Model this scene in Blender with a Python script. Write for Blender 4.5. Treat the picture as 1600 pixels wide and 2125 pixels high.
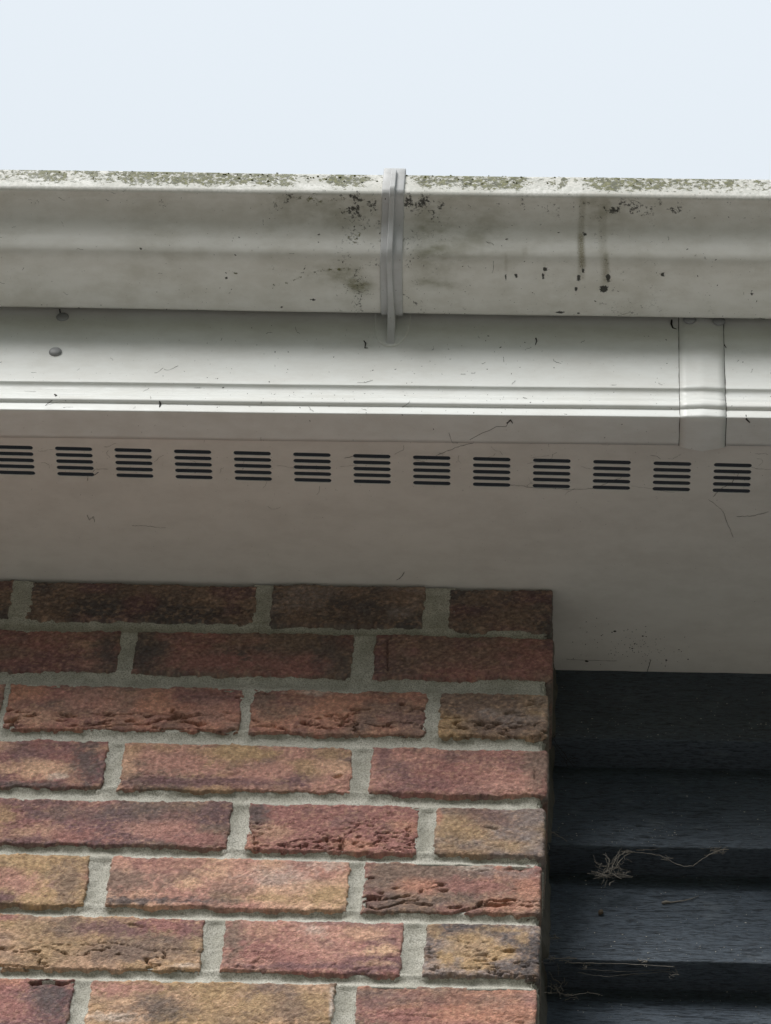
import bpy, bmesh, math, random
import numpy as np
from mathutils import Matrix, Vector

# ------------------------------------------------------------------ scene, camera, world, sun
for o in list(bpy.data.objects): bpy.data.objects.remove(o)
scn = bpy.context.scene
COL = scn.collection
H = 4250.0            # height of the soffit above the ground, mm (all shapes are laid out in mm from the soffit / brick corner)

CAMC = np.array([46.92, -2326.58, -2693.53])
YAW, PITCH, ROLL, FPX = 0.0913985, 0.8756851, 0.0872943, 7703.88
def _r(ax, a):
    c, s = math.cos(a), math.sin(a)
    return np.array([[1,0,0],[0,c,-s],[0,s,c]]) if ax == 'x' else np.array([[c,-s,0],[s,c,0],[0,0,1]])
CAMM = _r('z', YAW) @ _r('x', math.pi/2+PITCH) @ _r('z', ROLL)
cd = bpy.data.cameras.new('camera'); cam = bpy.data.objects.new('camera', cd); COL.objects.link(cam)
cd.sensor_fit = 'VERTICAL'; cd.sensor_height = 24.0; cd.lens = FPX*24.0/2125.0
cd.clip_start = 0.05; cd.clip_end = 500
mw = Matrix([list(CAMM[i])+[0] for i in range(3)]+[[0,0,0,1]])
cam.matrix_world = Matrix.Translation(((CAMC[0])/1000, CAMC[1]/1000, (CAMC[2]+H)/1000)) @ mw
scn.camera = cam
def proj(P):
    q = (np.atleast_2d(P)-CAMC) @ CAMM
    return 800+FPX*q[:,0]/-q[:,2], 1062.5-FPX*q[:,1]/-q[:,2]
def hit(u, v, ax, val):
    d = CAMM @ np.array([(u-800)/FPX, -(v-1062.5)/FPX, -1.0])
    return CAMC+(val-CAMC[ax])/d[ax]*d

SUN_EL, SUN_AZ = math.radians(45), math.radians(214)   # azimuth clockwise from +Y
w = bpy.data.worlds.new('World'); scn.world = w; w.use_nodes = True
nt = w.node_tree; nt.nodes.clear()
sky = nt.nodes.new('ShaderNodeTexSky'); sky.sky_type = 'NISHITA'; sky.sun_disc = False
sky.sun_elevation = SUN_EL; sky.sun_rotation = SUN_AZ; sky.dust_density = 5; sky.air_density = 1.5
sc = nt.nodes.new('ShaderNodeVectorMath'); sc.operation = 'SCALE'; sc.inputs['Scale'].default_value = 0.08
mx = nt.nodes.new('ShaderNodeMix'); mx.data_type = 'RGBA'; mx.inputs[0].default_value = 0.93
# even cloud cover with the usual overcast falloff: a third of the zenith brightness at the horizon
tc = nt.nodes.new('ShaderNodeTexCoord'); sx = nt.nodes.new('ShaderNodeSeparateXYZ'); nt.links.new(tc.outputs['Generated'], sx.inputs[0])
mr = nt.nodes.new('ShaderNodeMapRange'); nt.links.new(sx.outputs[2], mr.inputs[0]); mr.inputs[3].default_value = 1/3; mr.inputs[4].default_value = 1.0
cs = nt.nodes.new('ShaderNodeVectorMath'); cs.operation = 'SCALE'; cs.inputs[0].default_value = (0.396, 0.426, 0.453)
nt.links.new(mr.outputs[0], cs.inputs['Scale']); nt.links.new(cs.outputs[0], mx.inputs[7])
bg = nt.nodes.new('ShaderNodeBackground'); bg.inputs[1].default_value = 1.0
wo = nt.nodes.new('ShaderNodeOutputWorld')
nt.links.new(sky.outputs[0], sc.inputs[0]); nt.links.new(sc.outputs[0], mx.inputs[6])
nt.links.new(mx.outputs[2], bg.inputs[0]); nt.links.new(bg.outputs[0], wo.inputs[0])
sd = bpy.data.lights.new('sun', 'SUN'); sd.energy = 1.5; sd.angle = math.radians(30); sd.color = (1, 0.985, 0.96)
sun = bpy.data.objects.new('sun', sd); COL.objects.link(sun)
sdir = Vector((math.sin(SUN_AZ)*math.cos(SUN_EL), math.cos(SUN_AZ)*math.cos(SUN_EL), math.sin(SUN_EL)))
sun.rotation_euler = (-sdir).to_track_quat('-Z', 'Y').to_euler(); sun.location = (0, -3, 8)
vs = scn.view_settings
vs.view_transform = 'Standard'; vs.look = 'None'; vs.gamma = 1; vs.exposure = 1.25
try: vs.use_curve_mapping = False
except Exception: pass

# ------------------------------------------------------------------ helpers
RNG = np.random.default_rng(11); random.seed(5)
def s2l(c):
    c = np.asarray(c, float)/255.0
    return np.where(c <= 0.04045, c/12.92, ((c+0.055)/1.055)**2.4)
_LAT = np.random.default_rng(3).random((256, 256))
def vn(x, y, seed=0):
    x = np.asarray(x, float)+seed*17.37+1000; y = np.asarray(y, float)+seed*9.71+1000
    xi = np.floor(x).astype(int); yi = np.floor(y).astype(int); fx = x-xi; fy = y-yi
    fx = fx*fx*fx*(fx*(fx*6-15)+10); fy = fy*fy*fy*(fy*(fy*6-15)+10)
    g = lambda a, b: _LAT[a & 255, b & 255]
    return (g(xi,yi)*(1-fx)+g(xi+1,yi)*fx)*(1-fy)+(g(xi,yi+1)*(1-fx)+g(xi+1,yi+1)*fx)*fy
def fbm(x, y, seed=0, oct=4):
    a, t, n = 1.0, 0.0, 0.0
    for i in range(oct):
        t = t+a*vn(np.asarray(x)*2**i, np.asarray(y)*2**i, seed+i*5.3); n += a; a *= 0.5
    return t/n            # 0..1, mean .5
def ss(a, b, x):
    t = np.clip((x-a)/(b-a), 0, 1); return t*t*(3-2*t)

def link_obj(name, me, mat, parent=None):
    if mat is not None and not me.materials: me.materials.append(mat)
    o = bpy.data.objects.new(name, me); COL.objects.link(o)
    if parent is not None: o.parent = parent
    return o
def mesh_obj(name, V, F, mat, parent=None, smooth=True, attrs=None, origin=None):
    """V in mm (soffit frame). Quads or tris in F. Origin goes to the middle of the base."""
    V = np.asarray(V, float)
    org = np.array([(V[:,0].min()+V[:,0].max())/2, (V[:,1].min()+V[:,1].max())/2, V[:,2].min()]) if origin is None else np.asarray(origin, float)
    me = bpy.data.meshes.new(name)
    me.from_pydata(((V-org)/1000).tolist(), [], F if isinstance(F, list) else F.tolist())
    if smooth: me.polygons.foreach_set('use_smooth', [True]*len(me.polygons))
    for k, (kind, arr) in (attrs or {}).items():
        if kind == 'c':
            a = me.color_attributes.new(k, 'FLOAT_COLOR', 'POINT')
            a.data.foreach_set('color', np.c_[arr, np.ones(len(arr))].astype(np.float32).ravel())
        else:
            a = me.attributes.new(k, 'FLOAT', 'POINT'); a.data.foreach_set('value', arr.astype(np.float32))
    me.update()
    o = link_obj(name, me, mat, parent)
    loc = np.array([org[0], org[1], org[2]+H])/1000
    o.location = Vector(loc)-(Vector(parent['_loc']) if parent is not None and '_loc' in parent else Vector((0,0,0)))
    o['_loc'] = list(loc)
    return o
def thing(name, label, cat, loc, group=None):
    o = bpy.data.objects.new(name, None); COL.objects.link(o); o.empty_display_size = 0.05
    l = (loc[0]/1000, loc[1]/1000, (loc[2]+H)/1000); o.location = l; o['_loc'] = list(l)
    tag(o, label, cat, group); return o
def tag(o, label, cat, group=None, kind=None):
    if label: o['label'] = label
    if cat: o['category'] = cat
    if group: o['group'] = group
    if kind: o['kind'] = kind
    return o
def gridF(n, m, close=False):
    """faces of an n x m vertex grid (index i*m+j)"""
    i, j = np.meshgrid(np.arange(n-1), np.arange(m-1), indexing='ij'); a = (i*m+j).ravel()
    F = np.c_[a, a+m, a+m+1, a+1]
    if close:
        i = np.arange(n-1); a = i*m+m-1; b = i*m; F = np.r_[F, np.c_[a, a+m, b+m, b]]
    return F
def box(x0, x1, y0, y1, z0, z1):
    V = np.array([(x,y,z) for z in (z0,z1) for y in (y0,y1) for x in (x0,x1)], float)
    F = [(0,2,3,1),(4,5,7,6),(0,1,5,4),(2,6,7,3),(0,4,6,2),(1,3,7,5)]
    return V, F
class MB:
    def __init__(s): s.V = []; s.F = []
    def add(s, V, F):
        b = len(s.V); s.V += [tuple(map(float, v)) for v in V]; s.F += [tuple(int(i)+b for i in f) for f in F]
    def tube(s, pts, rad, sides=4):
        pts = np.asarray(pts, float); n = len(pts)
        rad = np.full(n, rad) if np.isscalar(rad) else np.asarray(rad)
        t = np.gradient(pts, axis=0); t /= np.linalg.norm(t, axis=1)[:,None]+1e-9
        up = np.array([0.31, -0.52, 0.79]); V = []
        for k in range(n):
            a = np.cross(t[k], up); a /= np.linalg.norm(a)+1e-9; b = np.cross(t[k], a)
            for j in range(sides):
                th = 2*math.pi*j/sides; V.append(pts[k]+rad[k]*(math.cos(th)*a+math.sin(th)*b))
        F = [(k*sides+j, k*sides+(j+1)%sides, (k+1)*sides+(j+1)%sides, (k+1)*sides+j) for k in range(n-1) for j in range(sides)]
        F += [tuple(range(sides))[::-1], tuple((n-1)*sides+j for j in range(sides))]
        s.add(V, F)
    def fleck(s, p, n, t, a, b, h, k=7, rng=random):
        """small irregular dome stuck on a surface"""
        p, n, t = map(np.asarray, (p, n, t)); bt = np.cross(n, t); V = []
        for j in range(k):
            th = 2*math.pi*j/k; r = rng.uniform(.65, 1.2)
            V.append(p+t*a*r*math.cos(th)+bt*b*r*math.sin(th)-n*0.15)
        for j in range(k):
            th = 2*math.pi*j/k; r = rng.uniform(.45, .7)
            V.append(p+t*a*r*math.cos(th)+bt*b*r*math.sin(th)+n*h*rng.uniform(.6, 1))
        F = [(j, (j+1)%k, k+(j+1)%k, k+j) for j in range(k)]+[tuple(range(k, 2*k))]
        s.add(V, F)
    def obj(s, name, mat, parent=None, smooth=True): return mesh_obj(name, s.V, s.F, mat, parent, smooth)

# ------------------------------------------------------------------ materials
class NM:
    def __init__(s, name):
        s.m = bpy.data.materials.new(name); s.m.use_nodes = True; s.t = s.m.node_tree; s.t.nodes.clear()
        s.out = s.t.nodes.new('ShaderNodeOutputMaterial'); s.b = s.t.nodes.new('ShaderNodeBsdfPrincipled')
        s.t.links.new(s.b.outputs[0], s.out.inputs[0]); s.pos = s.t.nodes.new('ShaderNodeNewGeometry').outputs['Position']
    def L(s, a, b):
        if hasattr(a, 'node'): s.t.links.new(a, b)
        else: b.default_value = a
    def noise(s, scale, detail=4, rough=.55, stretch=None, dist=0, off=0):
        v = s.pos
        if stretch or off:
            mp = s.t.nodes.new('ShaderNodeMapping'); s.t.links.new(v, mp.inputs[0]); mp.inputs[3].default_value = stretch or (1,1,1)
            mp.inputs[1].default_value = (off, off*.7, off*1.3); v = mp.outputs[0]
        n = s.t.nodes.new('ShaderNodeTexNoise'); s.t.links.new(v, n.inputs['Vector'])
        n.inputs['Scale'].default_value = scale; n.inputs['Detail'].default_value = detail; n.inputs['Roughness'].default_value = rough
        n.inputs['Distortion'].default_value = dist
        return n.outputs[0]
    def vor(s, scale):
        n = s.t.nodes.new('ShaderNodeTexVoronoi'); s.t.links.new(s.pos, n.inputs['Vector']); n.inputs['Scale'].default_value = scale
        return n.outputs['Distance']
    def attr(s, name, col=False):
        n = s.t.nodes.new('ShaderNodeAttribute'); n.attribute_name = name
        return n.outputs['Color' if col else 'Fac']
    def math(s, op, a, b=0.0, c=None, clamp=False):
        n = s.t.nodes.new('ShaderNodeMath'); n.operation = op; n.use_clamp = clamp
        s.L(a, n.inputs[0]); s.L(b, n.inputs[1])
        if c is not None: s.L(c, n.inputs[2])
        return n.outputs[0]
    def ramp(s, x, a, b, lo=0.0, hi=1.0):
        n = s.t.nodes.new('ShaderNodeMapRange'); n.interpolation_type = 'SMOOTHSTEP'
        s.L(x, n.inputs[0]); s.L(a, n.inputs[1]); s.L(b, n.inputs[2]); s.L(lo, n.inputs[3]); s.L(hi, n.inputs[4])
        return n.outputs[0]
    def mix(s, f, a, b, mode='MIX'):
        n = s.t.nodes.new('ShaderNodeMix'); n.data_type = 'RGBA'; n.blend_type = mode
        s.L(f, n.inputs[0])
        for x, i in ((a,6),(b,7)): s.L(x if hasattr(x,'node') else (*x,1), n.inputs[i])
        return n.outputs[2]
    def bump(s, h, strength, dist):
        n = s.t.nodes.new('ShaderNodeBump'); n.inputs['Strength'].default_value = strength; n.inputs['Distance'].default_value = dist
        s.L(h, n.inputs['Height']); s.t.links.new(n.outputs[0], s.b.inputs['Normal'])
    def done(s, col, rough=.5, spec=.5):
        s.L(col if hasattr(col,'node') else (*col,1), s.b.inputs['Base Color']); s.L(rough, s.b.inputs['Roughness'])
        s.b.inputs['Specular IOR Level'].default_value = spec
        return s.m

def mat_pvc(name, base, film, film_amt, rough, speck=.5, mossy=False):
    m = NM(name)
    big = m.noise(9, 5, .6, (1, 2.2, 2.2)); mid = m.noise(60, 5, .65, (.6, 1, 1)); fine = m.noise(850, 3, .6); spn = m.noise(520, 2, .5, off=3)
    f = m.math('MULTIPLY', m.ramp(m.math('MULTIPLY_ADD', mid, .5, m.math('MULTIPLY', big, .6)), .42, .72), film_amt, clamp=True)
    c = m.mix(f, base, film)
    # fine dusty pepper
    th = m.math('MULTIPLY_ADD', m.ramp(big, .35, .7), -.05*speck, .755)
    c = m.mix(m.math('MULTIPLY', m.ramp(spn, th, m.math('ADD', th, .03)), .7), c, (.07,.065,.055))
    if mossy:
        gf = m.attr('film'); c = m.mix(m.math('MULTIPLY', gf, m.ramp(mid, .3, .7, .35, 1.0), clamp=True), c, (.17,.165,.085))
        st = m.attr('streak'); c = m.mix(m.math('MULTIPLY', st, m.ramp(fine, .3, .6, .5, 1), clamp=True), c, (.30,.28,.205))
        cr = m.attr('crust'); c = m.mix(m.math('MULTIPLY', cr, m.ramp(m.noise(330, 3, .6, off=7), .38, .6), clamp=True), c, (.56,.565,.52))
        n2 = m.noise(230, 7, .8, (.8,1,1), off=1.7)
        ms = m.attr('moss'); t = m.math('SUBTRACT', .68, m.math('MULTIPLY', m.math('MINIMUM', ms, .85), .29))
        mk = m.ramp(n2, t, m.math('ADD', t, .06)); mk = m.math('MULTIPLY', mk, m.ramp(ms, .02, .12))
        mc = m.mix(m.ramp(m.noise(260, 4, .7, off=6), .35, .65), (.034,.040,.007), (.155,.155,.028))
        c = m.mix(m.math('MULTIPLY', mk, .92), c, mc)
        so = m.attr('soot'); n3 = m.noise(330, 6, .8, off=4.1); t = m.math('SUBTRACT', .80, m.math('MULTIPLY', so, .46))
        sk = m.ramp(n3, t, m.math('ADD', t, .05)); c = m.mix(m.math('MULTIPLY', sk, m.math('MULTIPLY', m.ramp(so, .02, .1), m.ramp(so, .35, .9, .68, .97))), c, (.03,.03,.024))
        m.bump(m.math('MULTIPLY_ADD', mk, 1.5, m.math('MULTIPLY_ADD', fine, .2, m.math('MULTIPLY', mid, .25))), .5, .0007)
    else:
        m.bump(m.math('MULTIPLY_ADD', fine, .15, m.math('MULTIPLY', m.noise(40, 3, .5, (.25,1,1)), .6)), .25, .0008)
    return m.done(c, m.ramp(mid, .3, .7, rough-.06, rough+.12), .45)

M = {}
M['gutter'] = mat_pvc('aged_gutter_plastic', (.79,.785,.75), (.66,.64,.585), .7, .55, .9, True)
M['fascia'] = mat_pvc('fascia_plastic', (.77,.785,.765), (.60,.59,.55), .5, .42, .4)
M['lip'] = M['fascia']
M['soffit'] = mat_pvc('soffit_plastic', (.74,.72,.675), (.62,.595,.55), .7, .5, .7)
M['bracket'] = mat_pvc('bracket_plastic', (.53,.54,.55), (.43,.43,.42), .8, .5, 1.2)
M['cap'] = NM('grey_pin_cap').done((.27,.275,.28), .5)
def mat_brick(name='brick_clay', patch=False):
    m = NM(name); col = m.attr('Col', True)
    if patch:
        col = m.mix(m.ramp(m.noise(22, 4, .6, (.7,1,1)), .4, .65, 0, .8), col, (.34,.20,.14)); col = m.mix(m.ramp(m.noise(30, 4, .6, (.7,1,1), off=8), .48, .66, 0, .75), col, (.11,.085,.08))
        col = m.mix(m.ramp(m.noise(48, 4, .6, (.8,1,1), off=11), .56, .7, 0, .6), col, (.44,.32,.2))
    f1 = m.noise(700, 4, .65); f2 = m.noise(230, 4, .6, off=2); f3 = m.noise(1500, 2, .5, off=5)
    c = m.mix(m.ramp(f2, .35, .62, 0, .8), col, m.mix(1.0, col, (.70,.66,.66), 'MULTIPLY'))
    c = m.mix(m.ramp(f1, .5, .7, 0, .75), c, m.mix(1.0, c, (1.5,1.42,1.34), 'MULTIPLY'))
    c = m.mix(m.ramp(f3, .70, .76, 0, .35), c, (.55,.48,.40))
    m.bump(m.math('MULTIPLY_ADD', f2, .7, m.math('MULTIPLY_ADD', f1, 1.0, m.math('MULTIPLY', f3, .3))), 1.0, .0021)
    return m.done(c, .92, .25)
M['brick'] = mat_brick(); M['brick_plain'] = mat_brick('brick_clay_mottled', True)
def mat_mortar():
    m = NM('sand_mortar'); f1 = m.noise(800, 3, .6); f2 = m.noise(38, 7, .72); f3 = m.noise(1300, 2, .5, off=3)
    c = m.mix(m.ramp(f2, .35, .65), (.44,.425,.365), (.62,.60,.535))
    c = m.mix(m.ramp(f1, .38, .56, .8, 0), c, (.26,.25,.21)); c = m.mix(m.ramp(f3, .68, .74, 0, .6), c, (.62,.58,.5))
    m.bump(m.math('MULTIPLY_ADD', f1, .8, f2), .7, .0014)
    return m.done(c, .95, .2)
M['mortar'] = mat_mortar()
def mat_board():
    m = NM('black_stained_timber')
    g1 = m.noise(620, 5, .65, (.22, 1, 1)); g2 = m.noise(150, 4, .6, (.05, 1, 1), off=2); b = m.noise(7, 4, .6, off=5); f = m.noise(800, 3, .6)
    c = m.mix(m.ramp(b, .35, .65), (.060,.082,.110), (.092,.118,.150))
    c = m.mix(m.ramp(g1, .36, .54, .7, 0), c, (.014,.019,.026)); c = m.mix(m.ramp(g2, .55, .8, 0, .25), c, (.075,.090,.105))
    c = m.mix(m.ramp(m.noise(900, 2, .5, (.6,1,1), off=9), .715, .75, 0, .55), c, (.22,.22,.21))
    g3 = m.noise(560, 4, .7, (.08,1,1), off=12); c = m.mix(m.ramp(g3, .63, .70, 0, .6), c, (.005,.007,.009)); c = m.mix(m.ramp(m.noise(26, 4, .6, (.7,1,1), off=15), .60, .72, 0, .5), c, (.14,.165,.19))
    m.bump(m.math('MULTIPLY_ADD', g1, 1.1, m.math('MULTIPLY_ADD', g2, .8, m.math('MULTIPLY', m.ramp(g3, .56, .66), -.8))), 1.0, .0024)
    return m.done(c, m.ramp(b, .3, .7, .5, .68), .5)
M['board'] = mat_board()
M['dark'] = NM('grime').done((.03,.028,.025), .9, .2)
M['web'] = NM('dusty_web').done((.25,.23,.205), .95, .1)
M['webdark'] = NM('dirty_thread').done((.055,.05,.045), .95, .1)
M['dust'] = NM('pale_dust').done((.52,.50,.46), .9, .2)
M['void'] = NM('roof_timber').done((.03,.028,.026), .9, .1)
m = NM('roof_tile'); M['tile'] = m.done(m.mix(m.noise(12, 4), (.16,.08,.055), (.24,.13,.09)), .9)
m = NM('paving'); M['ground'] = m.done(m.mix(m.noise(3, 6, .6), (.205,.19,.172), (.275,.257,.234)), .9)

# ------------------------------------------------------------------ the setting
V, F = box(-40000, 40000, -40000, 40000, -60, 0); V[:,2] -= H
tag(mesh_obj('ground', V, F, M['ground'], smooth=False), None, None, None, 'structure')
# unseen green rise, added to block low sky light from the eaves
rad = np.array([9., 10.5, 12., 13.5, 15., 17., 22.])*1000; hb = np.array([-.05, 1.2, 3.8, 6.6, 8.4, 9.2, 9.4])*1000
th = np.linspace(math.radians(172), math.radians(368), 90); V = []
for a_ in th:
    for r_, h_ in zip(rad, hb):
        k_ = .82+.36*float(fbm(a_*6, r_/5000, 91)); V.append((r_*math.cos(a_), r_*math.sin(a_), h_*k_-H if h_ > 0 else h_-H))
m = NM('sky_blocker_green'); mg = m.done(m.mix(m.noise(1.5, 6, .65), (.035,.05,.02), (.08,.095,.04)), .95, .1)
tag(mesh_obj('low_sky_blocker', V, gridF(len(th), len(rad)), mg), None, None, None, 'structure')
V, F = box(-1600, 1600, 180, 330, -H, 60)
tag(mesh_obj('wall_core', V, F, M['void'], smooth=False), None, None, None, 'structure')
# roof slope above the eaves: lies behind the gutter from here
px = [(-262,212),(-240,230),(2400,2270),(2400,2180),(-190,180)]
V = [(x,y,z) for x in (-1600,1600) for y,z in px]; n = len(px)
F = [(i,(i+1)%n,n+(i+1)%n,n+i) for i in range(n)]+[tuple(range(n))[::-1], tuple(range(n,2*n))]
tag(mesh_obj('roof', V, F, M['tile'], smooth=False), None, None, None, 'structure')
px = [(-186,172),(2390,2165),(2390,2160),(-186,164)]; n = 4  # black sheet added under the roof to keep the vent slots dark
V = [(x,y,z) for x in (-1598,1598) for y,z in px]
F = [(i,(i+1)%n,n+(i+1)%n,n+i) for i in range(n)]+[tuple(range(n))[::-1], tuple(range(n,2*n))]
M['lining'] = NM('black_lining').done((.012,.013,.016), .9, .1)
tag(mesh_obj('dark_lining', V, F, M['lining'], smooth=False), None, None, None, 'structure')
for s in (-1, 1):
    V, F = box(*(sorted((s*1600, s*1615))), -185, 330, 62, 540)
    tag(mesh_obj('roof_end', V, F, M['void'], smooth=False), None, None, None, 'structure')

# ------------------------------------------------------------------ fascia and gutter profiles: (o outward from the fascia nose, z)
def YF(x): return -209.2-0.0057*(np.asarray(x)+155)
def resample(P, step, crv=True):
    P = np.asarray(P, float)
    if crv:                                              # Catmull-Rom, chord spaced
        Q = np.r_[[2*P[0]-P[1]], P, [2*P[-1]-P[-2]]]; out = []
        for i in range(1, len(Q)-2):
            k = max(2, int(np.linalg.norm(Q[i+1]-Q[i])/step)+1); t = np.linspace(0, 1, k, endpoint=False)[:,None]
            a, b, c, d = Q[i-1], Q[i], Q[i+1], Q[i+2]
            out.append(.5*((2*b)+(-a+c)*t+(2*a-5*b+4*c-d)*t*t+(-a+3*b-3*c+d)*t**3))
        return np.r_[np.concatenate(out), [P[-1]]]
    out = []
    for a, b in zip(P[:-1], P[1:]):
        k = max(1, int(np.linalg.norm(b-a)/step)); out.append(a+(b-a)*np.linspace(0, 1, k, endpoint=False)[:,None])
    return np.r_[np.concatenate(out), [P[-1]]]
def pnorm(P):
    t = np.gradient(P, axis=0); t /= np.linalg.norm(t, axis=1)[:,None]+1e-9
    return np.c_[t[:,1], -t[:,0]]                        # outward for a profile run upwards
LIPZ = -2.4
FASC = np.r_[
    resample([(-33,LIPZ),(-1.0,LIPZ)], 4, False),
    resample([(-.4,LIPZ+.2),(0,LIPZ+.9),(-.1,2),(-1.4,10.4)], .8, False),
    resample([(-1.2,10.8),(.9,12.2),(1.5,14.5),(.6,18),(-1.6,22),(-4,26),(-5.0,29),(-5.2,31.6)], .8),
    resample([(-5.9,31.8),(-6.1,33),(-8,37),(-9.4,41),(-9.5,45),(-8.4,48),(-6.9,49.4),(-6.6,50.4)], .8),
    resample([(-6.8,52),(-9,65),(-11,85),(-11.9,105),(-12.2,130),(-12.2,165),(-12.2,205)], 2.0)]
XD = np.arange(-640, 252, 1.25)
XALL = np.r_[np.arange(-1600, -640, 12.), XD, np.arange(252, 1601, 12.)]
XF = np.r_[np.arange(-1600, -640, 24.), np.arange(-640, 252, 5.), np.arange(252, 1601, 24.)]
def sweep(P, X, wav=0.0):
    """profile P (o,z) swept along X -> verts, index x*len(P)+k"""
    n, k = len(X), len(P); XX = np.repeat(X, k); O = np.tile(P[:,0], n); Z = np.tile(P[:,1], n)
    if wav: O = O+wav*(fbm(XX/160, Z*0+3, 4, 3)-.5)*2
    return np.c_[XX, YF(XX)-O, Z]
fascia = thing('fascia_board', 'white plastic fascia with moulded lower edge running under the gutter', 'fascia', (0, -200, LIPZ))
back = np.array([(-20.,205.),(-20.,4.),(-33.,1.5)])
Pf = np.r_[FASC, back]
V = sweep(Pf, XF, .35); Fq = gridF(len(XF), len(Pf), True)[:, ::-1]
mesh_obj('fascia_profile', V, Fq, M['fascia'], fascia)
# joint cover: follows the profile, ridged along its middle, a little longer on the underside
JX0, JX1 = 116.3, 158.3
Nf = pnorm(FASC)
cols = []
jx = np.array([JX0, JX0+.01, JX0+7, JX0+14, (JX0+JX1)/2-3, (JX0+JX1)/2, (JX0+JX1)/2+3, JX1-14, JX1-7, JX1-.01, JX1])
for i, x in enumerate(jx):
    e = 1-abs(x-(JX0+JX1)/2)/((JX1-JX0)/2); off = 1.0+1.5*e
    if i in (0, len(jx)-1): off = -.6
    Q = FASC+Nf*off; Q[0] = (-33-1.2-3.6*e, Q[0,1]); 
    cols.append(np.c_[np.full(len(Q), x), YF(x)-Q[:,0], Q[:,1]])
jc = mesh_obj('joint_cover', np.concatenate(cols), gridF(len(jx), len(FASC))[:, ::-1], M['fascia'], fascia)
jc['label'] = 'narrow ridged cover strip over the fascia joint'
mb_gap_shade = MB()  # dark tubes draw in the shadowed gap down both edges of the cover
for x in (JX0-.2, JX1+.2):
    Q = FASC[::3]+Nf[::3]*.25
    mb_gap_shade.tube(np.c_[np.full(len(Q), x)+.3*(vn(Q[:,1]/6, Q[:,0])-.5), YF(x)-Q[:,0], Q[:,1]], .28+.45*vn(Q[:,1]/9, Q[:,0]/5, 3), 4)
o = mb_gap_shade.obj('grime', M['webdark'], jc); o['kind'] = 'stuff'
def cap(u, v, o, d, parent, name='pin_cap'):
    c = hit(u, v, 1, float(YF(hit(u, v, 1, -209.)[0]))-o); mb = MB(); k = 20
    prof = [(d/2, -.4), (d/2+.1, 1.0), (d/2-.5, 1.9), (d/2-2.0, 2.7), (0.6, 3.0)]
    V = [(c[0]+r*math.cos(2*math.pi*j/k), c[1]-h, c[2]+r*math.sin(2*math.pi*j/k)) for r, h in prof for j in range(k)]
    F = [(a*k+j, a*k+(j+1)%k, (a+1)*k+(j+1)%k, (a+1)*k+j) for a in range(len(prof)-1) for j in range(k)]+[tuple((len(prof)-1)*k+j for j in range(k))]
    mb.add(V, F); return mb.obj(name, M['cap'], parent)
cap(115, 731, -11.4, 12.2, fascia); cap(130, 659, -12.2, 12.2, fascia)
cap(1431, 664, -9.6, 12.0, jc); cap(1492, 667, -9.6, 12.0, jc)

GUT = np.r_[
    resample([(-3,236),(-3,162)], 8, False),
    resample([(-2.8,159),(-1.6,156),(1.2,153.9),(5,153.6)], .9),
    resample([(6,153.7),(44,160.6)], 1.3, False),
    resample([(45.5,161.0),(53,163.4),(57.8,166.4),(61,170.2),(64,176),(67,182.6),(70.6,189.2),(75.5,196.4),(82.5,202.8),(89,207),(93.2,208.8)], 1.2),
    resample([(94.6,209.2),(97.6,210.4),(99.3,213),(99.8,217),(99.8,232),(99.6,240),(98.6,242.3),(96.8,242.6),(95.6,241)], 1.1)]
tg = np.gradient(GUT, axis=0); tg /= np.linalg.norm(tg, axis=1)[:,None]+1e-9
INN = (GUT+np.c_[-tg[:,1], tg[:,0]]*2.0)[::-1][4::6]
Pg = np.r_[GUT, INN]
V = sweep(Pg, XALL, .5); FALL = .0105; V[:,2] -= FALL*(V[:,0]+155)      # the gutter's fall
U_, V_ = proj(V); NP_ = len(Pg); kk = np.tile(np.arange(NP_), len(XALL)); outer = kk < len(GUT)
dtop = V_-(352.5+.0144*U_)                                # pixels below the gutter's top edge
g = lambda u, v, ru, rv: np.exp(-((U_-u)/ru)**2-((V_-v)/rv)**2)
lo = fbm(U_/70, V_/200, 2); hi = fbm(U_/18, V_/16, 8)
clump = sum(a*np.exp(-((U_-u)/r)**2) for u, r, a in ((40,40,.3),(120,40,.5),(240,80,.55),(360,90,.5),(450,60,.5),(560,60,.45),(690,70,.5),(760,30,.4),(900,50,.45),(1010,45,.8),(1060,25,.5),(1170,30,.6),(1250,35,.9),(1340,60,.45),(1500,80,.4)))
moss = (ss(52, 6, dtop)*(.30+.8*clump*ss(.25,.55,lo)+.45*lo)*ss(46, 20, dtop))
moss += .75*ss(30,0,dtop)*ss(.5,.68,hi)*ss(.3,.5,clump)
moss += .55*(g(660,415,75,16)+.8*g(715,412,25,10)+.8*g(870,420,40,16)+.5*g(1065,412,20,18)+.45*g(150,408,70,8)+.5*g(1205,415,25,15))*ss(.3,.55,hi)
moss += .55*(g(735,490,40,28)+.5*g(745,545,30,14)+.45*g(880,490,35,60)+.3*g(600,420,50,20))*ss(.35,.6,hi)
arc = np.abs(V_-(592-34*ss(560,690,U_))); moss += .85*np.exp(-(arc/3.6)**2)*ss(535,580,U_)*ss(770,700,U_)*ss(.3,.55,fbm(U_/12,V_/12,14))
moss += .7*np.exp(-((V_-(578-18*np.cos((U_-450)/45)))/3)**2)*ss(420,440,U_)*ss(515,480,U_)*ss(.4,.6,hi)
film = .7*g(745,590,26,16)+.35*g(700,568,70,18)+.5*g(905,590,40,10)+.4*g(890,500,40,70)+.3*g(690,430,110,40)+.22*g(1240,430,60,40)+.25*g(990,480,60,60)+.12*lo
film *= 1.7; film += .25*ss(60,48,dtop)*ss(40,50,dtop)*lo
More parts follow.
